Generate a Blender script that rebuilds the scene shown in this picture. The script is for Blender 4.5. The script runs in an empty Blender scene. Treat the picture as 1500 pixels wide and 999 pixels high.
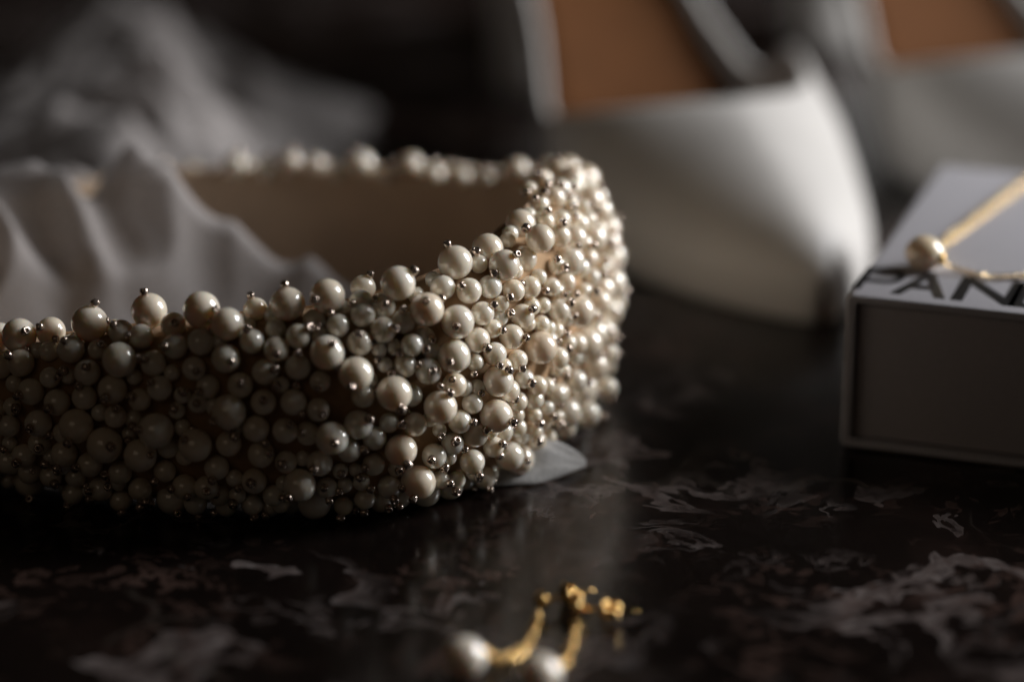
import bpy, bmesh, math, random
import numpy as np
from mathutils import Vector, Matrix, noise, Euler

random.seed(11)
rng = np.random.default_rng(11)
MM = 0.001
R = math.radians
sc = bpy.context.scene
COL = sc.collection

# ------------------------------------------------------------------ camera
cam = bpy.data.cameras.new('camera')
cam_o = bpy.data.objects.new('camera', cam)
COL.objects.link(cam_o)
cam.lens = 100
cam.sensor_width = 36
cam_o.location = (0, -0.560, 0.225)
cam_o.rotation_euler = (R(70), 0, 0)
cam.clip_start = 0.02
cam.clip_end = 50
cam.dof.use_dof = True
cam.dof.focus_distance = 0.560
cam.dof.aperture_fstop = 3.8
cam.dof.aperture_blades = 0
sc.camera = cam_o

# ------------------------------------------------------------------ light: a dim room, one tall window to the right
w = bpy.data.worlds.new('World')
sc.world = w
w.use_nodes = True
bg = w.node_tree.nodes['Background']
bg.inputs[0].default_value = (1.0, 0.72, 0.50, 1)
bg.inputs[1].default_value = 0.007


def area(name, loc, target, sx, sy, power, col):
    l = bpy.data.lights.new(name, 'AREA')
    l.shape = 'RECTANGLE'
    l.size, l.size_y = sx, sy
    l.energy = power
    l.color = col
    o = bpy.data.objects.new(name, l)
    COL.objects.link(o)
    o.location = loc
    d = Vector(target) - Vector(loc)
    o.rotation_euler = d.to_track_quat('-Z', 'Y').to_euler()
    return o


area('window_light', (1.00, 0.24, 0.48), (0, 0.02, 0.02), 0.32, 0.72, 19.5, (0.98, 0.98, 1.0))
area('room_light', (-0.55, -1.0, 0.75), (-0.03, 0, 0.02), 0.75, 0.5, 0.14, (1.0, 0.76, 0.55))

sc.view_settings.view_transform = 'Standard'
sc.view_settings.look = 'None'
sc.view_settings.gamma = 1
sc.view_settings.use_curve_mapping = False
sc.view_settings.exposure = 0
sc.render.engine = 'CYCLES'
sc.cycles.use_denoising = True
sc.cycles.max_bounces = 8
sc.cycles.transparent_max_bounces = 12
sc.cycles.sample_clamp_indirect = 4


# ------------------------------------------------------------------ helpers
def tag(o, label=None, cat=None, group=None, kind=None):
    if label: o['label'] = label
    if cat: o['category'] = cat
    if group: o['group'] = group
    if kind: o['kind'] = kind
    return o


def empty(name, loc=(0, 0, 0), rz=0):
    o = bpy.data.objects.new(name, None)
    COL.objects.link(o)
    o.location = loc
    o.rotation_euler = (0, 0, rz)
    o.empty_display_size = 0.01
    return o


def link(name, me, m=None, parent=None, smooth=True):
    o = bpy.data.objects.new(name, me)
    COL.objects.link(o)
    if m is not None and not me.materials:
        me.materials.append(m)
    if smooth:
        me.polygons.foreach_set('use_smooth', [True] * len(me.polygons))
    if parent: o.parent = parent
    return o


def from_bm(name, bm, m=None, parent=None, smooth=True):
    bmesh.ops.recalc_face_normals(bm, faces=bm.faces[:])
    me = bpy.data.meshes.new(name)
    bm.to_mesh(me)
    bm.free()
    return link(name, me, m, parent, smooth)


def grid_mesh(name, P, closed_u=False, closed_v=False):
    """P: array (nu, nv, 3) -> mesh"""
    nu, nv = P.shape[:2]
    f = []
    for i in range(nu if closed_u else nu - 1):
        for j in range(nv if closed_v else nv - 1):
            a, b = i, (i + 1) % nu
            c, d = j, (j + 1) % nv
            f.append((a * nv + c, b * nv + c, b * nv + d, a * nv + d))
    me = bpy.data.meshes.new(name)
    me.from_pydata([tuple(p) for p in P.reshape(-1, 3)], [], f)
    me.update()
    return me


def rbox(bm, x0, x1, y0, y1, z0, z1, bev):
    r = bmesh.ops.create_cube(bm, size=1, matrix=Matrix.Translation(((x0 + x1) / 2, (y0 + y1) / 2, (z0 + z1) / 2)) @ Matrix.Diagonal((x1 - x0, y1 - y0, z1 - z0, 1)))
    vs = set(r['verts'])
    es = [e for e in bm.edges if e.verts[0] in vs and e.verts[1] in vs]
    if bev: bmesh.ops.bevel(bm, geom=es, offset=bev, segments=3, affect='EDGES', profile=0.5)


def spline(P, n):
    P = np.asarray(P, float)
    P = np.vstack([2 * P[0] - P[1], P, 2 * P[-1] - P[-2]])
    m = len(P) - 3
    out = []
    for u in np.linspace(0, m - 1e-6, n):
        i = int(u); f = u - i
        a, b, c, d = P[i:i + 4]
        out.append(.5 * ((2 * b) + (-a + c) * f + (2 * a - 5 * b + 4 * c - d) * f * f + (-a + 3 * b - 3 * c + d) * f ** 3))
    return np.array(out)


# ------------------------------------------------------------------ materials
def mat(name):
    m = bpy.data.materials.new(name)
    m.use_nodes = True
    return m, m.node_tree, m.node_tree.nodes['Principled BSDF']


def N(nt, kind, **kw):
    n = nt.nodes.new(kind)
    for k, v in kw.items():
        if k.startswith('i_'):
            key = k[2:]
            n.inputs[int(key) if key.isdigit() else key.replace('_', ' ')].default_value = v
        else:
            setattr(n, k, v)
    return n


def ramp(nt, stops, interp='LINEAR'):
    r = nt.nodes.new('ShaderNodeValToRGB')
    r.color_ramp.interpolation = interp
    while len(r.color_ramp.elements) < len(stops): r.color_ramp.elements.new(0.5)
    for e, (p, c) in zip(r.color_ramp.elements, stops):
        e.position = p
        e.color = c if len(c) == 4 else (*c, 1)
    return r


def g(v): return (v, v, v, 1)


def pearl_material(name, base, warm, per_island=False, rough=0.26, metal=0.0):
    m, nt, b = mat(name)
    L = nt.links.new
    if per_island:
        rnd = N(nt, 'ShaderNodeNewGeometry').outputs['Random Per Island']
    else:
        rnd = N(nt, 'ShaderNodeObjectInfo').outputs['Random']
    mix = N(nt, 'ShaderNodeMix', data_type='RGBA')
    L(rnd, mix.inputs[0])
    mix.inputs[6].default_value = (*base, 1)
    mix.inputs[7].default_value = (*warm, 1)
    tc = N(nt, 'ShaderNodeTexCoord')
    nz = N(nt, 'ShaderNodeTexNoise', i_Scale=260.0, i_Detail=3.0)
    L(tc.outputs['Object'] if per_island else tc.outputs['Generated'], nz.inputs['Vector'])
    if not per_island: nz.inputs['Scale'].default_value = 2.2
    mul = N(nt, 'ShaderNodeMix', data_type='RGBA', blend_type='MULTIPLY', i_0=0.25)
    cr = ramp(nt, [(0.3, (0.82, 0.76, 0.68)), (0.7, (1, 1, 1))])
    L(nz.outputs[0], cr.inputs[0])
    L(mix.outputs[2], mul.inputs[6]); L(cr.outputs[0], mul.inputs[7])
    L(mul.outputs[2], b.inputs['Base Color'])
    rr = N(nt, 'ShaderNodeMapRange', i_3=rough - 0.06, i_4=rough + 0.10)
    L(rnd, rr.inputs[0]); L(rr.outputs[0], b.inputs['Roughness'])
    b.inputs['Specular IOR Level'].default_value = 0.75
    b.inputs['Metallic'].default_value = metal
    b.inputs['Coat Weight'].default_value = 1.0
    b.inputs['Coat IOR'].default_value = 1.85
    b.inputs['Coat Roughness'].default_value = 0.07
    b.inputs['Subsurface Weight'].default_value = 0.6
    b.inputs['Subsurface Radius'].default_value = (1.0, 0.78, 0.58)
    b.inputs['Subsurface Scale'].default_value = 0.0032
    bp = N(nt, 'ShaderNodeBump', i_Strength=0.05, i_Distance=0.0003)
    L(nz.outputs[0], bp.inputs['Height']); L(bp.outputs[0], b.inputs['Normal'])
    return m


M_pearl = pearl_material('faux_pearl', (0.92, 0.85, 0.735), (0.87, 0.755, 0.60))
M_pearl_fill = pearl_material('faux_pearl_small', (0.88, 0.80, 0.67), (0.80, 0.67, 0.51), True)
M_real_pearl = pearl_material('cultured_pearl', (0.86, 0.79, 0.69), (0.84, 0.76, 0.64), rough=0.22, metal=0.0)
M_gold_pearl = pearl_material('golden_pearl', (0.86, 0.73, 0.53), (0.86, 0.73, 0.53), rough=0.25, metal=0.0)


def simple(name, col, rough, metal=0.0, spec=0.5, noise_amt=0.0, scale=200.0, bump=0.0, sheen=0.0):
    m, nt, b = mat(name)
    b.inputs['Base Color'].default_value = (*col, 1)
    b.inputs['Roughness'].default_value = rough
    b.inputs['Metallic'].default_value = metal
    b.inputs['Specular IOR Level'].default_value = spec
    b.inputs['Sheen Weight'].default_value = sheen
    L = nt.links.new
    if noise_amt or bump:
        tc = N(nt, 'ShaderNodeTexCoord')
        nz = N(nt, 'ShaderNodeTexNoise', i_Scale=scale, i_Detail=5.0)
        L(tc.outputs['Object'], nz.inputs['Vector'])
        cr = ramp(nt, [(0.25, tuple(c * (1 - noise_amt) for c in col)), (0.75, tuple(min(1, c * (1 + noise_amt * 0.5)) for c in col))])
        L(nz.outputs[0], cr.inputs[0]); L(cr.outputs[0], b.inputs['Base Color'])
        if bump:
            bp = N(nt, 'ShaderNodeBump', i_Strength=bump, i_Distance=0.0004)
            L(nz.outputs[0], bp.inputs['Height']); L(bp.outputs[0], b.inputs['Normal'])
    return m


M_bead = simple('silver_lined_bead', (0.62, 0.51, 0.43), 0.14, metal=0.85, noise_amt=0.3, scale=900)
M_core = simple('band_fabric', (0.42, 0.26, 0.13), 0.85, noise_amt=0.2, scale=500, bump=0.3, sheen=0.2)
M_lining = simple('satin_lining', (0.82, 0.61, 0.42), 0.6, noise_amt=0.12, scale=90, bump=0.25, sheen=0.3)
M_gold = simple('gold', (0.86, 0.58, 0.24), 0.2, metal=1.0)
M_chain = simple('pale_gold_chain', (0.88, 0.68, 0.40), 0.24, metal=1.0)
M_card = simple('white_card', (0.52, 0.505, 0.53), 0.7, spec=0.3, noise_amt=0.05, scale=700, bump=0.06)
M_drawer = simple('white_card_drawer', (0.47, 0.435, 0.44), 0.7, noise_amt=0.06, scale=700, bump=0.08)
M_ink = simple('black_ink', (0.012, 0.011, 0.011), 0.45)
M_shoe = simple('white_leather', (0.62, 0.595, 0.56), 0.42, noise_amt=0.05, scale=60, bump=0.08)
M_insole = simple('tan_leather', (0.13, 0.050, 0.015), 0.7, spec=0.2, noise_amt=0.15, scale=80, bump=0.1)
M_sole = simple('shoe_sole', (0.20, 0.13, 0.08), 0.6, noise_amt=0.2, scale=100)


def cloth_material(name, col, transp):
    m, nt, b = mat(name)
    L = nt.links.new
    out = nt.nodes['Material Output']
    b.inputs['Base Color'].default_value = (*col, 1)
    b.inputs['Roughness'].default_value = 0.8
    b.inputs['Sheen Weight'].default_value = 0.3
    tr = N(nt, 'ShaderNodeBsdfTranslucent'); tr.inputs[0].default_value = (*col, 1)
    m1 = N(nt, 'ShaderNodeMixShader', i_0=0.35)
    L(b.outputs[0], m1.inputs[1]); L(tr.outputs[0], m1.inputs[2])
    tp = N(nt, 'ShaderNodeBsdfTransparent')
    m2 = N(nt, 'ShaderNodeMixShader')
    tc = N(nt, 'ShaderNodeTexCoord')
    nz = N(nt, 'ShaderNodeTexNoise', i_Scale=900.0, i_Detail=2.0)
    L(tc.outputs['Object'], nz.inputs['Vector'])
    mr = N(nt, 'ShaderNodeMapRange', i_1=0.3, i_2=0.7, i_3=transp - 0.08, i_4=transp + 0.08)
    L(nz.outputs[0], mr.inputs[0]); L(mr.outputs[0], m2.inputs[0])
    L(m1.outputs[0], m2.inputs[1]); L(tp.outputs[0], m2.inputs[2])
    L(m2.outputs[0], out.inputs[0])
    return m


M_veil = cloth_material('soft_tulle', (0.54, 0.50, 0.48), 0.48)
M_organza = cloth_material('organza', (0.70, 0.69, 0.67), 0.40)


def marble():
    m, nt, b = mat('dark_breccia_marble')
    L = nt.links.new
    tc = N(nt, 'ShaderNodeTexCoord')
    co = tc.outputs['Object']
    # warp the coordinates so that every patch gets a torn, flowing outline
    wn = N(nt, 'ShaderNodeTexNoise', i_Scale=26.0, i_Detail=4.0, i_Roughness=0.55)
    L(co, wn.inputs['Vector'])
    sub = N(nt, 'ShaderNodeVectorMath', operation='SUBTRACT'); sub.inputs[1].default_value = (0.5, 0.5, 0.5)
    L(wn.outputs['Color'], sub.inputs[0])
    scl = N(nt, 'ShaderNodeVectorMath', operation='SCALE'); scl.inputs['Scale'].default_value = 0.035
    L(sub.outputs[0], scl.inputs[0])
    add = N(nt, 'ShaderNodeVectorMath', operation='ADD')
    L(co, add.inputs[0]); L(scl.outputs[0], add.inputs[1])
    wc = add.outputs[0]
    # ground tone: near black with brown-red clouds
    n0 = N(nt, 'ShaderNodeTexNoise', i_Scale=16.0, i_Detail=5.0, i_Roughness=0.6)
    L(wc, n0.inputs['Vector'])
    base = ramp(nt, [(0.30, (0.0022, 0.0016, 0.0014)), (0.55, (0.006, 0.0038, 0.0032)), (0.8, (0.022, 0.012, 0.0095))])
    L(n0.outputs[0], base.inputs[0])
    # grey-brown ribbons: the narrow band where a warped noise crosses a level, fading in and out
    def band_mask(scale, dist, level, width, soft, seed):
        mp = N(nt, 'ShaderNodeMapping'); mp.inputs['Location'].default_value = (seed, seed * 0.7, seed * 1.3)
        L(wc, mp.inputs['Vector'])
        nn = N(nt, 'ShaderNodeTexNoise', i_Scale=scale, i_Detail=4.0, i_Roughness=0.52, i_Distortion=dist)
        L(mp.outputs[0], nn.inputs['Vector'])
        r_ = ramp(nt, [(level - soft, g(0)), (level, g(1)), (level + width * 0.5, g(0.55)), (level + width, g(0.8)), (level + width + soft * 0.6, g(0))])
        L(nn.outputs[0], r_.inputs[0])
        return r_.outputs[0]
    def cloud(scale, lo, hi, seed):
        mp = N(nt, 'ShaderNodeMapping'); mp.inputs['Location'].default_value = (seed, -seed, seed * 0.3)
        L(co, mp.inputs['Vector'])
        nn = N(nt, 'ShaderNodeTexNoise', i_Scale=scale, i_Detail=3.0)
        L(mp.outputs[0], nn.inputs['Vector'])
        r_ = ramp(nt, [(lo, g(0)), (hi, g(1))])
        L(nn.outputs[0], r_.inputs[0])
        return r_.outputs[0]
    def times(a, b_):
        mm = N(nt, 'ShaderNodeMath', operation='MULTIPLY')
        L(a, mm.inputs[0]); L(b_, mm.inputs[1])
        return mm.outputs[0]
    n2 = N(nt, 'ShaderNodeTexNoise', i_Scale=210.0, i_Detail=6.0, i_Roughness=0.65)
    L(wc, n2.inputs['Vector'])
    fcol = ramp(nt, [(0.28, (0.024, 0.017, 0.015)), (0.5, (0.10, 0.079, 0.073)), (0.72, (0.19, 0.165, 0.157))])
    L(n2.outputs[0], fcol.inputs[0])
    cur = base.outputs[0]
    for mask, col in ((times(band_mask(33, 0.8, 0.545, 0.06, 0.010, 2.9), cloud(20, 0.45, 0.58, 3.4)), fcol.outputs[0]),
                      (times(band_mask(75, 1.1, 0.56, 0.05, 0.014, 5.1), cloud(30, 0.52, 0.68, 7.7)), fcol.outputs[0]),
                      (times(band_mask(150, 0.9, 0.58, 0.07, 0.03, 9.3), cloud(38, 0.46, 0.7, 4.1)), None)):
        mx = N(nt, 'ShaderNodeMix', data_type='RGBA')
        L(mask, mx.inputs[0]); L(cur, mx.inputs[6])
        if col is not None: L(col, mx.inputs[7])
        else: mx.inputs[7].default_value = (0.060, 0.036, 0.029, 1)
        cur = mx.outputs[2]
    # thin pale veins
    vo = N(nt, 'ShaderNodeTexVoronoi', feature='DISTANCE_TO_EDGE', i_Scale=17.0)
    L(wc, vo.inputs['Vector'])
    fv = ramp(nt, [(0.0, g(0.9)), (0.008, g(0.35)), (0.02, g(0))])
    L(vo.outputs[0], fv.inputs[0])
    n4 = N(nt, 'ShaderNodeTexNoise', i_Scale=20.0)
    L(co, n4.inputs['Vector'])
    kv = ramp(nt, [(0.50, g(0)), (0.66, g(0.7))])
    L(n4.outputs[0], kv.inputs[0])
    muv = N(nt, 'ShaderNodeMath', operation='MULTIPLY')
    L(fv.outputs[0], muv.inputs[0]); L(kv.outputs[0], muv.inputs[1])
    mxv = N(nt, 'ShaderNodeMix', data_type='RGBA')
    L(muv.outputs[0], mxv.inputs[0]); L(cur, mxv.inputs[6]); mxv.inputs[7].default_value = (0.11, 0.09, 0.075, 1)
    L(mxv.outputs[2], b.inputs['Base Color'])
    rr = N(nt, 'ShaderNodeMapRange', i_3=0.16, i_4=0.28)
    L(n0.outputs[0], rr.inputs[0]); L(rr.outputs[0], b.inputs['Roughness'])
    b.inputs['Specular IOR Level'].default_value = 0.25
    bp = N(nt, 'ShaderNodeBump', i_Strength=0.04, i_Distance=0.0005)
    L(n2.outputs[0], bp.inputs['Height']); L(bp.outputs[0], b.inputs['Normal'])
    return m


M_marble = marble()

# ------------------------------------------------------------------ the table top
bm = bmesh.new()
rbox(bm, -0.9, 0.9, -0.75, 1.05, -0.03, 0.0, 0.003)
tag(from_bm('marble_table_top', bm, M_marble, smooth=False), kind='structure')

# ------------------------------------------------------------------ pearl headband
CTRL=np.array([(-152,10),(-136,0),(-117,-12),(-93,-26),(-62,-35),(-35,-35.5),(-14,-27),(0,-8),(7.5,18),(6.5,44),(-3,62),(-22,73),(-50,77),(-85,74),(-115,64),(-142,55),(-156,46)],float)
HT=np.array([22,25,28,32,39,42,46.5,51,50,44,39,36.5,35.5,35,32,28,25],float)
NS=500
_p=spline(np.column_stack([CTRL,HT]),NS)
PATH=_p[:,:2];HB=_p[:,2]
T=np.gradient(PATH,axis=0);T/=np.linalg.norm(T,axis=1)[:,None]
NRM=np.column_stack([T[:,1],-T[:,0]])   # outward (path runs near-left -> crown -> far-left, anticlockwise)
Z0=1.5;PAD=12.0
def surf(i,t):
    """point and normal on the padded face; t: 0 = top rim, pi = bottom rim"""
    i=np.asarray(i);h=HB[i]-Z0
    o=PAD*np.abs(np.sin(t))**.55;z=Z0+h/2+h/2*np.cos(t)
    p=np.column_stack([PATH[i]+NRM[i]*o[:,None],z])
    n=np.column_stack([NRM[i]*(np.sin(t))[:,None],np.cos(t)*.8])
    return p,n/np.linalg.norm(n,axis=1)[:,None]


pts_i, = (np.arange(NS),)
band = empty('pearl_headband')
tag(band, 'wide padded headband covered in cream pearls and tiny glass beads, standing on edge', 'headband')
# padded core under the pearls
tv = np.linspace(0, math.pi, 25)
G = np.zeros((NS // 4, 25, 3))
for a, i in enumerate(range(0, NS // 4 * 4, 4)):
    p, _ = surf(np.full(25, i), tv)
    G[a] = p * MM
me = grid_mesh('padded_core', G)
core = link('padded_core', me, M_core, band)
# flat satin lining on the inner side, with a rolled edge
G = np.zeros((NS // 4, 16, 3))
for a, i in enumerate(range(0, NS // 4 * 4, 4)):
    for j in range(16):
        u = j / 15
        z = Z0 - 0.4 + (HB[i] - Z0 + 0.9) * u
        o = -0.9 + 1.6 * (abs(2 * u - 1) ** 6) + 0.25 * math.sin(i * 0.21 + 3 * u) * (1 - abs(2 * u - 1))
        q = PATH[i] + NRM[i] * o
        G[a, j] = (q[0] * MM, q[1] * MM, z * MM)
link('satin_lining', grid_mesh('satin_lining', G), M_lining, band)

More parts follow.
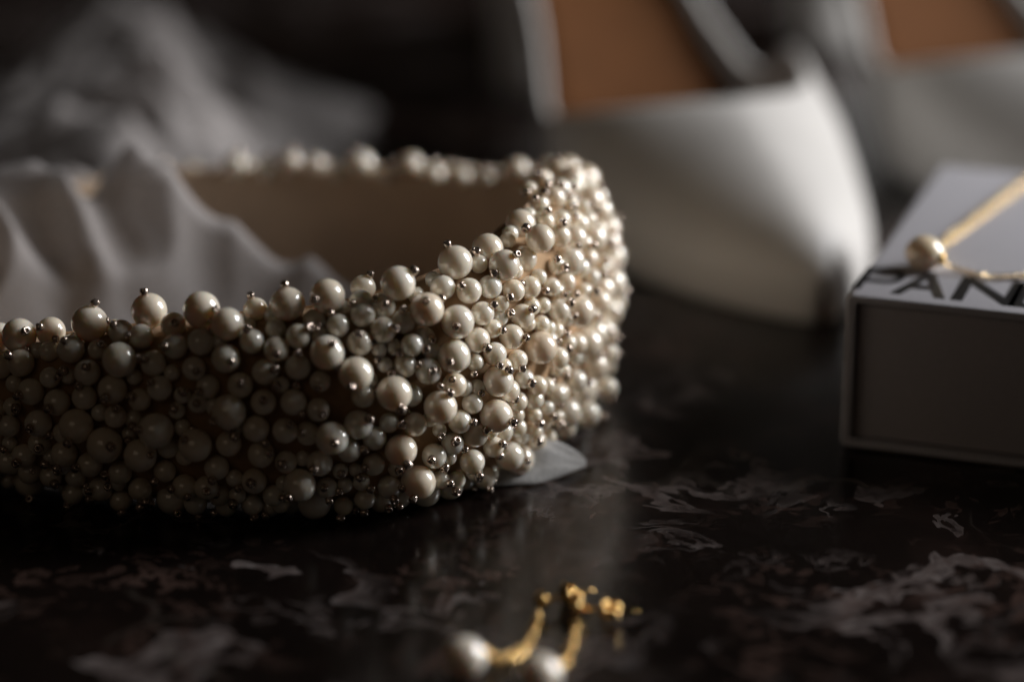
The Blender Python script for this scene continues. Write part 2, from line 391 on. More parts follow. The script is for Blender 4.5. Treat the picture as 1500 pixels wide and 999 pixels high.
# pearls sewn on the padded face: x, y, z, diameter (mm), then azimuth and elevation of its end bead (degrees)
PEARLS = [
    (-97.2,-32.4,34.1,7.0,-61,30),(-90.9,-32.3,34.9,5.9,-129,31),(-82.6,-36.0,38.0,7.2,18,73),(-70.7,-37.2,41.0,7.2,-154,78),(-60.0,-41.3,42.6,7.3,-42,15),(-86.1,-38.9,33.6,5.6,-114,50),
    (-65.6,-41.0,39.4,5.0,-76,28),(-76.0,-39.6,37.4,5.0,-122,45),(-71.8,-41.8,37.3,5.0,-152,15),(-75.8,-45.0,33.7,6.9,-21,13),(-65.0,-44.8,36.4,5.0,-127,16),(-59.9,-45.5,37.5,5.3,-3,49),
    (-82.5,-42.7,30.2,5.3,-86,41),(-68.0,-47.2,28.7,5.0,-127,38),(-77.4,-45.3,27.7,5.8,-107,-9),(-69.2,-45.6,33.2,5.0,-125,34),(-61.2,-47.4,32.8,4.7,-73,9),(-80.6,-40.3,34.1,4.0,-63,45),
    (-96.5,-36.5,29.9,5.6,-138,39),(-90.3,-39.9,28.1,4.3,-41,18),(-94.3,-39.5,25.0,5.4,-130,3),(-88.8,-42.2,23.8,5.3,-113,-2),(-83.2,-43.6,25.4,5.0,-121,62),(-86.6,-40.7,28.7,3.2,-113,46),
    (-72.0,-46.7,26.1,4.5,-122,30),(-63.6,-47.7,27.5,3.4,-79,36),(-101.1,-34.5,28.5,5.4,-175,3),(-84.8,-45.4,20.1,6.9,-111,-32),(-79.2,-47.1,16.8,7.2,-66,16),(-68.8,-49.5,20.8,7.1,-143,16),
    (-61.2,-50.6,18.2,6.6,-126,35),(-72.2,-48.5,15.2,6.6,-47,19),(-92.9,-41.2,19.0,5.6,-111,3),(-99.3,-38.4,17.3,4.6,-160,44),(-88.0,-42.3,13.0,5.4,-123,-42),(-82.8,-43.8,11.4,5.1,-142,0),
    (-96.6,-38.9,11.2,4.9,-109,-6),(-76.8,-44.9,10.1,4.8,-162,-4),(-67.8,-47.0,11.3,4.5,-140,-32),(-81.3,-42.3,5.5,4.9,-132,8),(-73.1,-44.5,6.5,4.8,-54,-49),(-64.0,-47.3,8.1,5.1,-142,6),
    (-77.5,-41.4,2.7,4.6,-81,-36),(-62.3,-44.8,3.5,4.6,0,-81),(-59.6,-48.7,8.5,4.8,-83,10),(-87.3,-39.0,3.2,4.6,-136,-58),(-91.3,-39.8,7.2,4.6,-68,-11),(-77.3,-40.2,2.4,4.3,151,-49),
    (-64.8,-47.8,24.3,3.4,-100,29),(-76.9,-46.9,22.7,4.5,-72,53),(-73.5,-45.2,21.5,4.0,-91,-13),(-54.7,-45.3,41.1,6.6,154,5),(-49.8,-39.3,42.0,4.8,163,72),(-43.3,-41.7,43.9,6.9,136,81),
    (-35.6,-41.4,45.4,6.9,-125,5),(-29.1,-34.3,44.7,5.1,7,61),(-22.0,-39.7,47.5,6.9,-1,40),(-25.1,-39.7,42.8,5.1,-125,44),(-28.8,-43.0,42.2,5.0,177,50),(-24.8,-44.4,39.6,5.1,-35,19),
    (-21.0,-41.8,40.3,4.7,-80,70),(-16.4,-42.2,43.0,6.6,-92,45),(-29.3,-46.2,37.6,5.1,-94,50),(-45.2,-47.6,36.8,5.1,-85,5),(-50.0,-46.6,38.1,5.0,-136,68),(-41.1,-46.4,39.0,5.0,-20,41),
    (-38.2,-42.7,40.9,4.5,-71,-2),(-33.5,-44.7,40.6,4.7,173,60),(-35.4,-48.9,36.6,6.8,-65,45),(-30.0,-49.5,32.5,6.9,-101,-18),(-22.7,-48.4,28.1,7.0,-66,-27),(-47.4,-49.0,32.7,5.1,-47,24),
    (-41.1,-48.7,33.6,5.1,-75,76),(-52.2,-49.3,30.1,5.1,-86,25),(-36.9,-48.7,30.7,4.2,-93,-8),(-47.8,-50.0,26.9,5.1,-86,26),(-42.0,-50.1,26.9,5.2,69,66),(-54.9,-48.0,35.1,5.8,-68,10),
    (-25.6,-45.2,35.9,3.2,-102,-53),(-22.8,-44.1,36.0,3.3,-57,-17),(-19.3,-44.7,36.6,4.5,-12,-12),(-20.7,-45.0,32.5,4.7,-11,10),(-24.5,-45.8,33.0,3.2,-38,-38),(-44.4,-48.9,30.1,3.4,-110,14),
    (-28.8,-48.0,27.4,4.7,17,11),(-54.4,-51.3,25.4,6.8,-139,-15),(-37.3,-49.7,25.2,4.7,-70,2),(-34.7,-51.4,20.0,6.6,-78,8),(-37.3,-49.5,14.0,5.2,-109,0),(-41.3,-50.4,9.8,6.6,-122,-20),
    (-36.2,-47.4,8.0,4.3,-70,-53),(-43.8,-50.3,21.1,5.0,-63,43),(-49.4,-50.4,21.6,5.3,-33,-51),(-54.8,-49.8,18.2,5.1,-54,44),(-48.6,-50.0,16.1,5.3,-53,22),(-50.2,-48.9,10.0,5.1,-96,15),
    (-33.5,-47.8,11.7,3.2,-80,5),(-30.5,-46.8,11.5,2.9,-62,-29),(-27.0,-46.9,12.7,4.5,-124,2),(-21.6,-47.5,15.9,6.4,-66,-27),(-26.7,-47.4,18.4,4.8,37,-21),(-29.7,-49.1,21.9,5.8,-40,32),
    (-31.6,-48.7,16.4,4.8,-12,7),(-57.4,-49.0,12.9,5.0,-104,-32),(-54.1,-48.4,10.4,3.5,-63,-40),(-57.5,-45.9,5.8,4.5,-101,23),(-53.8,-46.7,6.1,3.5,-109,-25),(-51.0,-45.9,3.7,4.3,-75,-48),
    (-56.4,-43.4,2.5,4.6,-153,-24),(-47.8,-43.6,2.4,4.3,-160,-11),(-46.7,-47.7,6.5,4.3,-41,2),(-32.7,-46.6,8.2,3.2,-123,-21),(-29.5,-46.3,8.7,3.5,-28,-26),(-33.2,-44.5,2.9,4.0,-111,-54),
    (-29.0,-44.5,4.3,4.3,-100,-78),(-24.1,-44.7,7.0,4.8,-65,-36),(-26.0,-41.2,2.5,4.6,-55,-13),(-18.4,-44.8,8.0,7.0,-106,-34),(-43.8,-49.8,14.4,4.5,-104,12),(-23.9,-46.4,21.2,4.0,-23,1),
    (-13.9,-45.0,23.9,6.6,-25,57),(-18.9,-45.4,20.5,4.8,174,57),(-10.3,-41.2,19.4,4.8,-18,3),(-7.2,-38.5,15.6,5.1,-36,31),(-3.1,-37.8,19.2,6.7,-30,-7),(-11.7,-41.1,14.7,4.6,-74,29),
    (-15.3,-43.1,12.9,5.0,-96,7),(-7.9,-38.0,9.5,5.1,-49,-46),(-3.7,-34.3,11.3,4.4,-42,27),(-0.5,-30.6,7.7,6.0,-125,19),(3.5,-20.6,3.0,3.9,41,-31),(-5.5,-32.1,3.7,4.7,-59,-42),
    (-14.2,-42.3,18.0,2.9,-79,-16),(-12.4,-40.2,11.3,3.0,-127,-48),(-14.1,-40.2,6.6,3.8,-39,-2),(-11.1,-38.0,5.6,3.8,-88,-43),(-11.2,-41.8,27.3,4.8,-101,41),(-7.8,-39.4,22.5,4.3,2,52),
    (-2.7,-36.9,26.2,6.2,-28,48),(1.1,-30.8,19.5,4.1,-104,34),(1.1,-29.4,13.4,3.8,-130,7),(4.4,-24.6,10.6,3.9,-64,-34),(-11.1,-32.2,49.2,6.9,168,67),(-6.6,-28.7,47.7,3.8,149,78),
    (-1.5,-29.3,47.7,6.3,-25,45),(-13.5,-36.5,45.5,5.0,-93,-25),(-8.4,-35.2,44.4,5.1,-123,35),(-4.3,-31.9,44.1,4.8,-13,75),(-10.6,-40.6,39.9,6.7,-94,5),(-11.3,-42.5,33.5,6.6,-100,3),
    (-5.8,-35.7,39.9,4.8,-2,39),(-6.8,-37.9,35.2,5.1,-49,-15),(-0.1,-32.2,33.8,5.1,-14,2),(-3.4,-35.8,31.5,4.8,-66,-33),(0.3,-28.7,42.2,4.6,-162,-50),(2.0,-28.8,36.9,4.9,-28,39),
    (-2.1,-31.9,40.6,3.2,-2,38),(-2.3,-31.9,37.6,3.2,-5,29),(-3.8,-34.4,36.3,3.8,-30,2),(3.5,-25.2,41.7,4.6,-132,29),(1.1,-30.7,28.4,4.1,-68,-23),(2.4,-20.1,45.9,5.4,-157,29),
    (-16.9,-41.5,37.1,4.0,-57,9),(-16.2,-44.3,31.1,5.3,-75,19),(-7.2,-37.9,30.5,3.5,-100,-55),(2.4,-28.6,23.6,4.1,-56,-2),(10.1,32.4,48.7,4.7,-106,78),(10.1,7.0,52.2,4.5,-86,36),
    (12.1,2.5,50.1,3.4,111,71),(14.9,6.8,48.2,3.7,-172,56),(12.6,-1.6,48.6,3.7,84,79),(18.2,12.2,41.8,4.0,-115,54),(19.7,14.0,37.1,4.1,-39,28),(14.7,-2.4,43.2,4.2,-36,7),
    (18.5,7.0,35.0,3.7,-30,50),(9.5,-11.9,48.1,5.0,-40,72),(5.6,-20.2,50.2,6.0,-177,39),(9.0,-15.5,43.0,3.6,-47,5),(13.9,-6.4,39.5,4.2,49,14),(16.6,-0.8,35.4,4.0,0,14),
    (22.0,21.8,24.5,4.1,-9,9),(20.1,12.9,24.3,3.5,9,-32),(14.7,-6.7,34.3,3.9,-12,8),(16.7,-3.0,27.2,4.0,-58,22),(9.4,-18.9,34.7,4.7,-2,34),(8.0,-19.1,39.7,3.8,-120,0),
    (10.8,-15.5,31.6,3.3,-18,25),(11.2,-13.8,35.6,3.1,-21,29),(20.3,17.9,16.2,4.1,0,-16),(20.7,13.8,13.4,4.4,34,-17),(16.3,-1.9,18.2,3.7,-22,23),(11.4,-14.8,26.2,3.6,-115,67),
    (9.2,-21.3,25.3,4.7,37,29),(7.6,-20.8,28.8,3.6,-38,8),(20.1,6.7,8.0,5.0,-8,-69),(15.3,1.0,9.0,5.2,58,-50),(15.9,-2.9,5.7,5.8,-8,-3),(9.0,-18.7,16.5,4.5,165,70),
    (5.1,-27.0,21.5,4.1,-121,25),(9.1,-15.7,10.2,3.4,-64,-25),(4.6,-24.9,14.3,3.0,-53,-37),(7.1,-21.0,14.4,3.1,-39,-44),(7.2,-16.8,6.0,4.2,26,-73),(13.1,-11.3,16.5,4.8,18,-11),
    (10.6,-15.4,20.2,3.1,-77,-10),(5.6,-4.3,52.4,4.2,9,64),(6.8,-10.3,50.7,3.6,-4,78),(3.5,2.3,53.3,3.9,-104,10),(6.5,14.3,52.3,4.0,-113,35),(-64.4,76.5,36.7,5.7,-9,81),
    (-57.3,76.6,36.1,5.4,-34,66),(-51.7,76.9,37.1,6.0,-62,75),(-45.8,76.6,36.7,5.4,-104,39),(-35.2,75.7,37.3,6.4,112,35),(-23.4,73.3,37.7,5.7,127,20),(-18.1,70.8,36.0,5.4,82,52),
    (-11.5,67.2,36.4,5.0,128,87),(-5.5,63.2,36.9,4.7,142,67),(1.2,56.1,41.3,6.2,-8,20),(-28.5,73.9,35.4,4.4,-28,68),(-40.5,75.8,35.1,4.5,83,44),
]


def sphere_mesh(name, seg, rings, m):
    b = bmesh.new()
    bmesh.ops.create_uvsphere(b, u_segments=seg, v_segments=rings, radius=0.5)
    me = bpy.data.meshes.new(name)
    b.to_mesh(me); b.free()
    me.polygons.foreach_set('use_smooth', [True] * len(me.polygons))
    me.materials.append(m)
    return me


def lathe_mesh(name, prof, seg, m, closed=True):
    P = np.zeros((seg, len(prof), 3))
    for i in range(seg):
        a = 2 * math.pi * i / seg
        for j, (r, z) in enumerate(prof):
            P[i, j] = (r * math.cos(a), r * math.sin(a), z)
    me = grid_mesh(name, P, True, closed)
    me.polygons.foreach_set('use_smooth', [True] * len(me.polygons))
    me.materials.append(m)
    return me


ME_PEARL = sphere_mesh('pearl', 40, 24, M_pearl)
# a cut seed bead with its thread hole, unit diameter, axis z
ME_BEAD = lathe_mesh('seed_bead', [(0.20, -0.40), (0.40, -0.42), (0.50, -0.28), (0.50, 0.28), (0.40, 0.42), (0.20, 0.40)], 9, M_bead)


def direction(az, el):
    return np.array([math.cos(R(el)) * math.cos(R(az)), math.cos(R(el)) * math.sin(R(az)), math.sin(R(el))])


# fill the face between the listed pearls, smaller ones in the gaps
centres = [np.array(p[:3]) for p in PEARLS]
radii = [p[3] / 2 for p in PEARLS]
CX = np.array(centres); RX = np.array(radii)
extra = []
for dia, tries, tight in ((6.6, 1500, 0.95), (5.4, 3000, 0.92), (4.6, 3000, 0.86), (3.5, 2200, 0.80)):
    for _ in range(tries):
        i = int(rng.integers(2, NS - 2))
        t = math.radians(rng.uniform(6 if i < NS * 0.6 else 42, 168))
        d = dia * rng.uniform(0.92, 1.08)
        p, n = surf(np.array([i]), np.array([t]))
        c = p[0] + n[0] * (d / 2 * rng.uniform(0.20, 0.62))
        c[2] = max(c[2], d / 2 + 0.2)
        dist = np.linalg.norm(CX - c, axis=1) - tight * (RX + d / 2)
        if dist.min() < 0: continue
        CX = np.vstack([CX, c]); RX = np.append(RX, d / 2)
        nb = n[0] + rng.normal(0, 0.55, 3); nb /= np.linalg.norm(nb)
        extra.append((c, d, nb, i))


def bead_rot(dv, twist):
    q = Vector(dv).to_track_quat('Z', 'Y')
    side = Vector((math.cos(twist), math.sin(twist), 0))
    return q, side


def add_pearl(c, d, dv, bead=True):
    o = bpy.data.objects.new('pearl', ME_PEARL)
    COL.objects.link(o)
    o.parent = band
    q = Vector(dv).to_track_quat('Z', 'Y')
    o.rotation_euler = q.to_euler()
    o.location = Vector(c) * MM
    k = d * MM
    o.scale = (k * random.uniform(0.985, 1.01), k * random.uniform(0.985, 1.01), k * random.uniform(0.97, 1.0))
    if bead:
        s = random.uniform(1.5, 1.95)
        bo = bpy.data.objects.new('seed_bead', ME_BEAD)
        COL.objects.link(bo)
        bo.parent = o
        bo.location = (0, 0, 0.5 + 0.36 * s / d)
        kind = random.random()
        bo.rotation_euler = (random.uniform(-0.5, 0.5) + (1.4 if kind < 0.4 else 0), random.uniform(-0.5, 0.5), random.uniform(0, 6))
        bo.scale = (s / d,) * 3
    return o


for x, y, z, d, az, el in PEARLS:
    add_pearl((x, y, z), d, direction(az, el))
# of the rest, the ones that face the open side are parts too; what is left is one part
cam_mm = np.array([0, -560.0, 225.0])
def shows(e):
    c, d, nb, i = e
    v = cam_mm - c; v /= np.linalg.norm(v)
    _, n = surf(np.array([i]), np.array([1.2]))
    return float(n[0] @ v) + 0.02 * d
extra.sort(key=shows, reverse=True)
n_part = 300 - len(PEARLS)
for c, d, nb, i in extra[:n_part]:
    add_pearl(c, d, nb, random.random() < 0.45)


def join_copies(name, src, mats, m, parent):
    nv = len(src.vertices)
    co = np.zeros(nv * 3); src.vertices.foreach_get('co', co); co = co.reshape(-1, 3)
    fs = [tuple(p.vertices) for p in src.polygons]
    V = []; F = []
    for k, mt in enumerate(mats):
        A = np.array(mt)
        V.append(co @ A[:3, :3].T + A[:3, 3])
        F += [tuple(v + k * nv for v in f) for f in fs]
    me = bpy.data.meshes.new(name)
    me.from_pydata(np.vstack(V).tolist(), [], F)
    me.update()
    return link(name, me, m, parent)


ME_LOW = sphere_mesh('small_pearl', 24, 14, M_pearl_fill)
ms = []; mb = []
for c, d, nb, i in extra[n_part:]:
    q = Vector(nb).to_track_quat('Z', 'Y').to_matrix().to_4x4()
    ms.append(Matrix.Translation(Vector(c) * MM) @ q @ Matrix.Scale(d * MM, 4))
    if random.random() < 0.35:
        s = random.uniform(1.3, 1.7)
        mb.append(Matrix.Translation((Vector(c) + Vector(nb) * (d / 2 + 0.35 * s)) * MM) @ q @ Euler((random.uniform(-.7, .7), random.uniform(-.7, .7), 0)).to_matrix().to_4x4() @ Matrix.Scale(s * MM, 4))
tag(join_copies('filler_pearls', ME_LOW, ms, M_pearl_fill, band), kind='stuff')
# loose stem beads between the pearls
for k in range(90):
    i = int(rng.integers(40, 300)); t = math.radians(rng.uniform(5, 150))
    p, n = surf(np.array([i]), np.array([t]))
    c = p[0] + n[0] * rng.uniform(2.2, 5.2)
    if (np.linalg.norm(CX - c, axis=1) - RX).min() < 0.3: continue
    q = Vector(rng.normal(0, 1, 3)).to_track_quat('Z', 'Y').to_matrix().to_4x4()
    mb.append(Matrix.Translation(Vector(c) * MM) @ q @ Matrix.Scale(random.uniform(1.3, 1.6) * MM, 4))
tag(join_copies('filler_beads', ME_BEAD, mb, M_bead, band), kind='stuff')

# organza ribbon end coming out from under the headband
nu, nv = 40, 22
axis = spline([(-16, -20, 1.5), (-6, -22, 1.8), (3, -22.5, 2.2), (9, -20.5, 2.6), (15.2, -17.5, 2.0)], nu)
G = np.zeros((nu, nv, 3))
for i in range(nu):
    u = i / (nu - 1)
    hw = 5.2 + 1.2 * math.sin(5 * u)
    if u > 0.5: hw *= max(0.03, 1 - ((u - 0.5) / 0.5) ** 2.0) ** 0.55
    for j in range(nv):
        v = 2 * j / (nv - 1) - 1
        p = axis[i].copy()
        p[1] += hw * v + 0.35 * math.sin(7 * u + 2 * v)
        p[2] = 0.35 + 8.5 * ((v + 1) / 2) ** 0.8 * (0.25 + 0.75 * math.sin(math.pi * min(1, u * 0.86)) ** 0.7) * (1 - 0.35 * max(0, v) ** 3) * min(1, hw / 4.5)
        p[2] += 0.55 * math.sin(8 * v + 3 * u) * (1 - abs(v)) + 0.3 * math.sin(13 * u + 4 * v)
        p[2] = max(p[2], 0.25)
        G[i, j] = p * MM
rb = link('organza_ribbon', grid_mesh('organza_ribbon', G), M_organza)
sm = rb.modifiers.new('thickness', 'SOLIDIFY'); sm.thickness = 0.00012; sm.offset = 1
tag(rb, 'short sheer white ribbon end poking out from under the pearl headband', 'ribbon')

# ------------------------------------------------------------------ veil heaped inside and behind the headband
def bump2(x, y, cx, cy, sx, sy, h, rot=0.0):
    dx, dy = x - cx, y - cy
    c, s = math.cos(rot), math.sin(rot)
    a, b_ = (dx * c + dy * s) / sx, (-dx * s + dy * c) / sy
    return h * math.exp(-(a * a + b_ * b_))


def veil_h(x, y):
    h = bump2(x, y, -90, 47, 25, 18, 34) + bump2(x, y, -128, 40, 26, 26, 32)
    h += bump2(x, y, -52, 52, 36, 12, 19) + bump2(x, y, -104, 82, 28, 18, 24)
    h += bump2(x, y, -96, 165, 28, 46, 30) + bump2(x, y, -160, 150, 50, 50, 18) + bump2(x, y, -112, 245, 40, 40, 30)
    wv = noise.noise(Vector((x * 0.018, y * 0.018, 3.1))) * 3.5
    k = min(1, h / 20)
    f1 = abs(noise.noise(Vector((x * 0.030 + wv * 0.3, y * 0.055, 1.7))))
    f2 = abs(noise.noise(Vector((x * 0.060 - y * 0.03, y * 0.045 + x * 0.02 + wv * 0.4, 9.2))))
    h += k * (5.0 - 22 * f1 ** 0.9) + k * (3.0 - 10 * f2)
    h += k * 2.4 * math.sin(x * 0.11 + y * 0.06 + wv * 1.4)
    return h


xs = np.linspace(-240, -8, 175); ys = np.linspace(12, 300, 200)
idx = -np.ones((len(xs), len(ys)), int); V = []; F = []
for i, x in enumerate(xs):
    for j, y in enumerate(ys):
        h = veil_h(x, y)
        if h > 1.2:
            idx[i, j] = len(V); V.append((x * MM, y * MM, max(0.4, h - 1.0) * MM))
for i in range(len(xs) - 1):
    for j in range(len(ys) - 1):
        q = (idx[i, j], idx[i + 1, j], idx[i + 1, j + 1], idx[i, j + 1])
        if min(q) >= 0: F.append(q)
me = bpy.data.meshes.new('veil'); me.from_pydata(V, [], F); me.update()
vo = link('bridal_veil', me, M_veil)
sm = vo.modifiers.new('thickness', 'SOLIDIFY'); sm.thickness = 0.0003
tag(vo, 'soft white tulle veil heaped in loose folds behind the pearl headband', 'veil')

# ------------------------------------------------------------------ white shoes
def lerp(a, xs_, ys_): return float(np.interp(a, xs_, ys_))


def smooth_curve(xs_, ys_):
    p = spline(np.column_stack([xs_, ys_]), 400)
    return lambda a: float(np.interp(a, p[:, 0], p[:, 1]))


sh_W = smooth_curve([0, 4, 12, 25, 45, 65, 85, 110, 150, 190, 215, 232, 240], [1.6, 6.5, 13.5, 22, 30.5, 36, 37.5, 32, 23.5, 24, 26, 20, 3])
sh_I = smooth_curve([0, 60, 90, 120, 160, 200, 240], [3.5, 4, 7, 19, 44, 64, 68])
sh_T = smooth_curve([0, 4, 12, 25, 45, 65, 85, 100, 120, 240], [7, 11, 17, 22.5, 29.5, 34, 36, 36, 35, 35])


wall_right = smooth_curve([56, 64, 72, 82, 93, 102, 110, 120, 132, 160, 190, 215, 240], [39, 36, 34.5, 34.2, 34.5, 31, 22, 13, 11, 11, 24, 42, 46])
wall_left = smooth_curve([56, 64, 72, 82, 92, 104, 118, 130, 160, 190, 215, 240], [39, 36, 33, 29, 24, 17, 12, 11, 11, 24, 42, 46])


def sh_wall(a, s=1):    # height of the top line above the insole edge behind the throat
    if s > 0: return wall_right(a)
    return wall_left(a)


def make_shoe():
    root = empty('white_pump')
    # upper: two half shells that meet along the vamp ridge
    bmu = bmesh.new()
    na, nj = 90, 22
    A = [240 * (i / (na - 1)) ** 1.15 for i in range(na)]
    for s in (-1, 1):
        rows = []
        for a in A:
            W, I, T = sh_W(a), sh_I(a), sh_T(a)
            zb = I - 3.5
            if a <= 62: ph = math.pi / 2
            else: ph = math.asin(max(0.05, min(1, sh_wall(a, s) / (T + 3.5)))) if sh_wall(a, s) < T + 3.5 else math.pi / 2
            if a > 185: T = max(T, sh_wall(a, s) + 4); ph = math.asin(min(1, sh_wall(a, s) / (T + 3.5))) * 0.95
            row = []
            for j in range(nj):
                p = ph * j / (nj - 1)
                wv = W * (abs(math.cos(p)) ** lerp(a, [0, 30, 54, 75, 95], [0.9, 1.15, 1.2, 0.6, 0.25])) * (1 + 0.06 * math.sin(2 * p))
                zz = zb + (T + 3.5) * (math.sin(p) ** 0.95)
                row.append(bmu.verts.new((s * wv * MM, a * MM, zz * MM)))
            rows.append(row)
        for i in range(na - 1):
            for j in range(nj - 1):
                bmu.faces.new((rows[i][j], rows[i + 1][j], rows[i + 1][j + 1], rows[i][j + 1]))
    bmesh.ops.remove_doubles(bmu, verts=bmu.verts[:], dist=0.0006)
    up = from_bm('upper', bmu, M_shoe, root)
    md = up.modifiers.new('thickness', 'SOLIDIFY'); md.thickness = 0.0022; md.offset = 0
    # insole and sole: lofted slabs that follow the ramp
    for nm, dz0, dz1, k, m in (('insole', -2.6, 0.0, 0.95, M_insole), ('sole', -5.6 + 2.1, -2.7, 1.0, M_sole)):
        b = bmesh.new(); top = []; bot = []
        for a in A:
            W, I = sh_W(a) * k, sh_I(a)
            top.append([b.verts.new((W * u * MM, a * MM, (I + dz1 + 1.2 * u * u) * MM)) for u in np.linspace(-1, 1, 9)])
            bot.append([b.verts.new((W * u * MM, a * MM, (I + dz0) * MM)) for u in np.linspace(-1, 1, 9)])
        for i in range(na - 1):
            for j in range(8):
                b.faces.new((top[i][j], top[i][j + 1], top[i + 1][j + 1], top[i + 1][j]))
                b.faces.new((bot[i][j], bot[i + 1][j], bot[i + 1][j + 1], bot[i][j + 1]))
            for j in (0, 8):
                b.faces.new((top[i][j], top[i + 1][j], bot[i + 1][j], bot[i][j]))
        for i in (0, na - 1):
            for j in range(8):
                b.faces.new((top[i][j], top[i][j + 1], bot[i][j + 1], bot[i][j]))
        from_bm(nm, b, m, root)
    # block heel
    P = []
    for zf in np.linspace(0, 1, 8):
        zz = 0.4 + zf * 63
        r = 13 + 11 * zf ** 2
        ring = []
        for q in range(28):
            an = 2 * math.pi * q / 28
            ca, sa = math.cos(an), math.sin(an)
            ring.append((r * math.copysign(abs(ca) ** 0.8, ca) * MM, (219 + r * 0.9 * math.copysign(abs(sa) ** 0.8, sa)) * MM, (zz if zf < 1 else 62) * MM))
        P.append(ring)
    b = bmesh.new()
    vs = [[b.verts.new(p) for p in ring] for ring in P]
    for i in range(7):
        for q in range(28):
            b.faces.new((vs[i][q], vs[i][(q + 1) % 28], vs[i + 1][(q + 1) % 28], vs[i + 1][q]))
    b.faces.new(vs[0]); b.faces.new(vs[-1])
    from_bm('heel', b, M_shoe, root)
    return root


def copy_tree(o, parent=None):
    c = o.copy(); COL.objects.link(c); c.parent = parent
    for ch in o.children: copy_tree(ch, c)
    return c


shoe = make_shoe()
SH_ROT = R(17.5)
shoe.location = (0.0735, 0.072, 0.0)
shoe.rotation_euler = (0, 0, SH_ROT)
tag(shoe, 'white pointed pump with tan insole, its toe between the headband and the box', 'shoe', 'pair of white shoes')
shoe2 = copy_tree(shoe)
shoe2.location = (0.0735 + 0.093, 0.072 + 0.050, 0.0)
tag(shoe2, 'white pump behind the jewellery box, its toe hidden by the box', 'shoe', 'pair of white shoes')

# ------------------------------------------------------------------ jewellery box (a card sleeve with a drawer)
BX_A = math.atan2(-0.325, 0.946)
bxr = empty('jewellery_box', (0.0688, -0.0069, 0.0), BX_A)
tag(bxr, 'white cardboard jewellery box with black lettering on its lid', 'box')
BW, BD, BH, TH = 0.105, 0.098, 0.0341, 0.0019
b = bmesh.new()
# sleeve: a tube of four panels open at the front, edges rounded
prof_o = [(0, 0), (BW, 0), (BW, BH), (0, BH)]
outer = []; inner = []
def rr(x0, x1, z0, z1, r, n=5):
    pts = []
    for cx, cz, a0 in ((x1 - r, z1 - r, 0), (x0 + r, z1 - r, 90), (x0 + r, z0 + r, 180), (x1 - r, z0 + r, 270)):
        for k in range(n + 1):
            a = R(a0 + 90 * k / n)
            pts.append((cx + r * math.cos(a), cz + r * math.sin(a)))
    return pts
po = rr(0, BW, 0.0003, BH, 0.0016); pi_ = rr(TH, BW - TH, TH, BH - TH, 0.0006)
rings = []
for (pp, y) in ((po, BD), (po, 0.0006), ([(x * 0.9935 + BW * 0.00325, z * 0.98 + BH * 0.01) for x, z in po], 0.0), (pi_, 0.0002), (pi_, BD - 0.002)):
    rings.append([b.verts.new((x, y, z)) for x, z in pp])
n = len(po)
for k in range(len(rings) - 1):
    for q in range(n):
        b.faces.new((rings[k][q], rings[k][(q + 1) % n], rings[k + 1][(q + 1) % n], rings[k + 1][q]))
b.faces.new(rings[0]); b.faces.new(rings[-1])
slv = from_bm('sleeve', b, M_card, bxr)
es = slv.modifiers.new('split', 'EDGE_SPLIT'); es.split_angle = R(40)
b = bmesh.new()
rbox(b, TH + 0.0005, BW - TH - 0.0005, 0.0016, BD - 0.004, TH + 0.0004, BH - TH - 0.0006, 0.0005)
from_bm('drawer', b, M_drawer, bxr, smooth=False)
# lettering printed along the front edge of the lid: one mesh per letter
fc = bpy.data.curves.new('lettering', 'FONT')
def letter(ch, x):
    cu = bpy.data.curves.new('letter', 'FONT')
    cu.body = ch
    cu.size = 0.0172
    cu.offset = 0.00034
    cu.extrude = 0.00004
    o = bpy.data.objects.new('tmp', cu)
    COL.objects.link(o)
    dg = bpy.context.evaluated_depsgraph_get()
    me = bpy.data.meshes.new_from_object(o.evaluated_get(dg))
    bpy.data.objects.remove(o)
    me.materials.clear(); me.materials.append(M_ink)
    q = bpy.data.objects.new('letter', me)
    COL.objects.link(q)
    q.parent = bxr
    q.location = (x - 0.0002, 0.0034, BH + 0.00006)
    q.scale = (1.18, 1, 1)
    return q
for ch, x, kx in (('P', 0.0002, 1.18), ('A', 0.0090, 0.92), ('N', 0.0200, 1.12), ('D', 0.0317, 1.15), ('O', 0.0445, 1.1), ('R', 0.0590, 1.15), ('A', 0.0705, 1.0)):
    if ch != 'P':
        letter(ch, x).scale = (kx, 1.28, 1)
# the first letter has a wide open bowl: a stem and a bowl stroke
b = bmesh.new()
HP, zt = 0.0150, 0.00010
outl = [(0.0021, HP)] + [(0.0066 + 0.0048 * math.sin(R(a)), HP * 0.67 + HP * 0.33 * math.cos(R(a))) for a in range(0, 181, 15)] + [(0.0021, HP * 0.34)]
inl = [(0.0021, HP * 0.87)] + [(0.0066 + 0.0026 * math.sin(R(a)), HP * 0.67 + HP * 0.20 * math.cos(R(a))) for a in range(0, 181, 15)] + [(0.0021, HP * 0.47)]
vo_ = [b.verts.new((x, y, zt)) for x, y in outl]; vi_ = [b.verts.new((x, y, zt)) for x, y in inl]
for k in range(len(outl) - 1): b.faces.new((vo_[k], vo_[k + 1], vi_[k + 1], vi_[k]))
b.faces.new([b.verts.new((x, y, zt)) for x, y in ((0, 0), (0.0021, 0), (0.0021, HP), (0, HP))])
lp = from_bm('letter', b, M_ink, bxr, smooth=False)
lp.location = (0.0004, 0.0034, BH); lp.scale = (0.8, 1, 1)

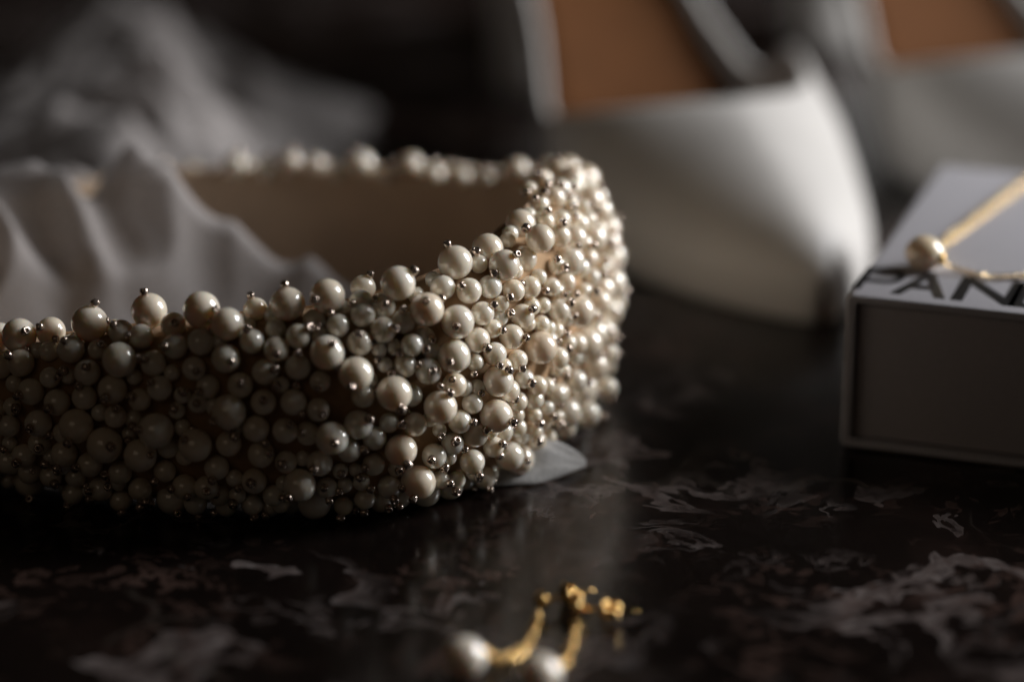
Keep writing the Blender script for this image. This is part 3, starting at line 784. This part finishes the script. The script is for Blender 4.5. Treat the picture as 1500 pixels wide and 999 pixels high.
# ------------------------------------------------------------------ chains
def torus_mesh(name, R1, r1, m, nu=12, nv=6, sx=1.0):
    P = np.zeros((nu, nv, 3))
    for i in range(nu):
        a = 2 * math.pi * i / nu
        for j in range(nv):
            c = 2 * math.pi * j / nv
            P[i, j] = ((R1 + r1 * math.cos(c)) * math.cos(a) * sx, (R1 + r1 * math.cos(c)) * math.sin(a), r1 * math.sin(c))
    me = grid_mesh(name, P, True, True)
    me.materials.append(m)
    return me


def chain(name, pts, pitch, link_r, wire, m, parent, jitter=0.15):
    P = spline(pts, 600)
    d = np.concatenate([[0], np.cumsum(np.linalg.norm(np.diff(P, axis=0), axis=1))])
    src = torus_mesh('link', link_r, wire, m, sx=1.35)
    ms = []
    k = 0
    s = 0.0
    while s < d[-1]:
        p = np.array([np.interp(s, d, P[:, c]) for c in range(3)])
        p2 = np.array([np.interp(min(d[-1], s + 1e-4), d, P[:, c]) for c in range(3)]) - np.array([np.interp(max(0, s - 1e-4), d, P[:, c]) for c in range(3)])
        q = Vector(p2).to_track_quat('X', 'Z').to_matrix().to_4x4()
        roll = (R(40) if k % 2 else R(-50)) + random.uniform(-jitter, jitter)
        ms.append(Matrix.Translation(p) @ q @ Matrix.Rotation(roll, 4, 'X'))
        s += pitch; k += 1
    return tag(join_copies(name, src, ms, m, parent), kind='stuff')


# ------------------------------------------------------------------ necklace on the box
ZB = BH
nk = empty('pearl_necklace', (0.0868, 0.0085, ZB))
tag(nk, 'fine gold chain necklace with one oval cream pearl lying on the white box', 'necklace')
o = link('pendant_pearl', sphere_mesh('pendant_pearl', 40, 26, M_gold_pearl), None, nk)
o.location = (0, 0, 0.0037); o.scale = (0.0083, 0.0078, 0.0074); o.rotation_euler = (0, 0, R(-20))
cap = lathe_mesh('cap', [(0.0004, 0.0009), (0.0010, 0.0008), (0.0015, 0.0), (0.0012, -0.0002), (0.0004, 0.0002)], 14, M_gold)
for loc, dv in (((0.0031, -0.0022, 0.0032), (0.8, -0.6, -0.05)), ((0.0026, 0.0032, 0.0040), (0.6, 0.8, 0.0))):
    c = link('cap', cap, None, nk)
    c.location = loc; c.rotation_euler = Vector(dv).to_track_quat('Z', 'Y').to_euler()
def rel(p): return (p[0] * MM - 0.0868, p[1] * MM - 0.0085, p[2] * MM - ZB)
zc = ZB / MM + 0.75
chain('chain', [rel(p) for p in ((89.2, 12.0, 37.8), (91.5, 22, zc + .2), (100, 38, zc), (110, 56, zc), (121, 74, zc), (133, 88, zc), (146, 82, zc))], 0.00140, 0.00074, 0.00024, M_chain, nk)
chain('chain', [rel(p) for p in ((89.4, 11.8, 37.4), (92.3, 21.5, zc + .2), (100.9, 37.4, zc), (110.8, 55.2, zc), (121.8, 73.2, zc), (134, 85, zc), (146, 82, zc))], 0.00140, 0.00074, 0.00024, M_chain, nk)
chain('chain', [rel(p) for p in ((90.3, 6.0, 37.0), (92.0, 6.2, 35.6), (95.4, 4.4, zc), (99.8, 1.6, zc), (107, 2.4, zc), (118, 8, zc), (132, 30, zc), (146, 82, zc))], 0.00115, 0.00058, 0.00018, M_chain, nk)

# ------------------------------------------------------------------ drop earrings on the marble
def earring(label, pearl, chain_pts, stud, post_dir):
    bx, by = pearl
    root = empty('drop_earring', (bx * MM, by * MM, 0))
    tag(root, label, 'earring', 'pair of pearl drop earrings')
    p = link('drop_pearl', sphere_mesh('drop_pearl', 40, 26, M_real_pearl), None, root)
    p.location = (0, 0, 0.0037); p.scale = (0.0078, 0.0074, 0.0074)
    def rl(q): return ((q[0] - bx) * MM, (q[1] - by) * MM, q[2] * MM)
    d = Vector(rl(chain_pts[0])) - Vector((0, 0, 0.0037))
    c = link('pearl_cap', cap, None, root)
    c.location = Vector((0, 0, 0.0037)) + d.normalized() * 0.0037
    c.rotation_euler = d.to_track_quat('Z', 'Y').to_euler()
    chain('chain', [rl(q) for q in chain_pts], 0.00140, 0.00080, 0.00024, M_gold, root, 0.3)
    # stud: a little ball on a disc, the post, and a butterfly back
    s = Vector(rl(stud)); pd = Vector(post_dir).normalized()
    q = pd.to_track_quat('Z', 'Y')
    me_ = lathe_mesh('stud', [(0.0002, -0.0016), (0.0011, -0.0013), (0.0016, -0.0004), (0.0018, 0.0), (0.0016, 0.0003), (0.0003, 0.0004)], 16, M_gold)
    a = link('stud', me_, None, root); a.location = s; a.rotation_euler = q.to_euler()
    me_ = lathe_mesh('post', [(0.0001, 0.0), (0.0004, 0.0), (0.0004, 0.0098), (0.00025, 0.0104), (0.0001, 0.0105)], 10, M_gold)
    a = link('post', me_, None, root); a.location = s; a.rotation_euler = q.to_euler()
    bq = root.copy() if False else None
    wing = torus_mesh('wing', 0.00125, 0.00042, M_gold, 18, 8)
    plate = lathe_mesh('back_plate', [(0.0004, -0.0002), (0.0024, -0.0002), (0.0026, 0.0), (0.0024, 0.0002), (0.0004, 0.0002)], 18, M_gold)
    bk = link('butterfly_back', plate, None, root)
    bk.location = s + pd * 0.0046; bk.rotation_euler = q.to_euler()
    for sg in (-1, 1):
        wg = link('wing', wing, None, bk)
        wg.location = (sg * 0.0014, 0, 0.0014); wg.rotation_euler = (R(90), 0, 0); wg.scale = (1, 1, 2.2)
    return root


earring('gold drop earring, chain curving left from its stud down to a round pearl', (-8.3, -113.0),
        [(-4.6, -110.6, 3.4), (-2.6, -108.8, 1.2), (0.2, -107.0, 0.9), (2.6, -102.6, 0.9), (4.0, -96.0, 0.9), (5.0, -90.0, 1.2)],
        (5.6, -87.4, 2.6), (0.75, 0.35, 0.0))
earring('gold drop earring, short straight chain and stud post pointing to the box', (4.7, -119.5),
        [(8.0, -115.0, 3.4), (9.0, -111.0, 1.3), (9.8, -106.5, 0.9), (10.8, -101.0, 0.9), (11.8, -94.5, 1.2)],
        (12.2, -91.0, 2.6), (1.0, -0.12, 0.0))
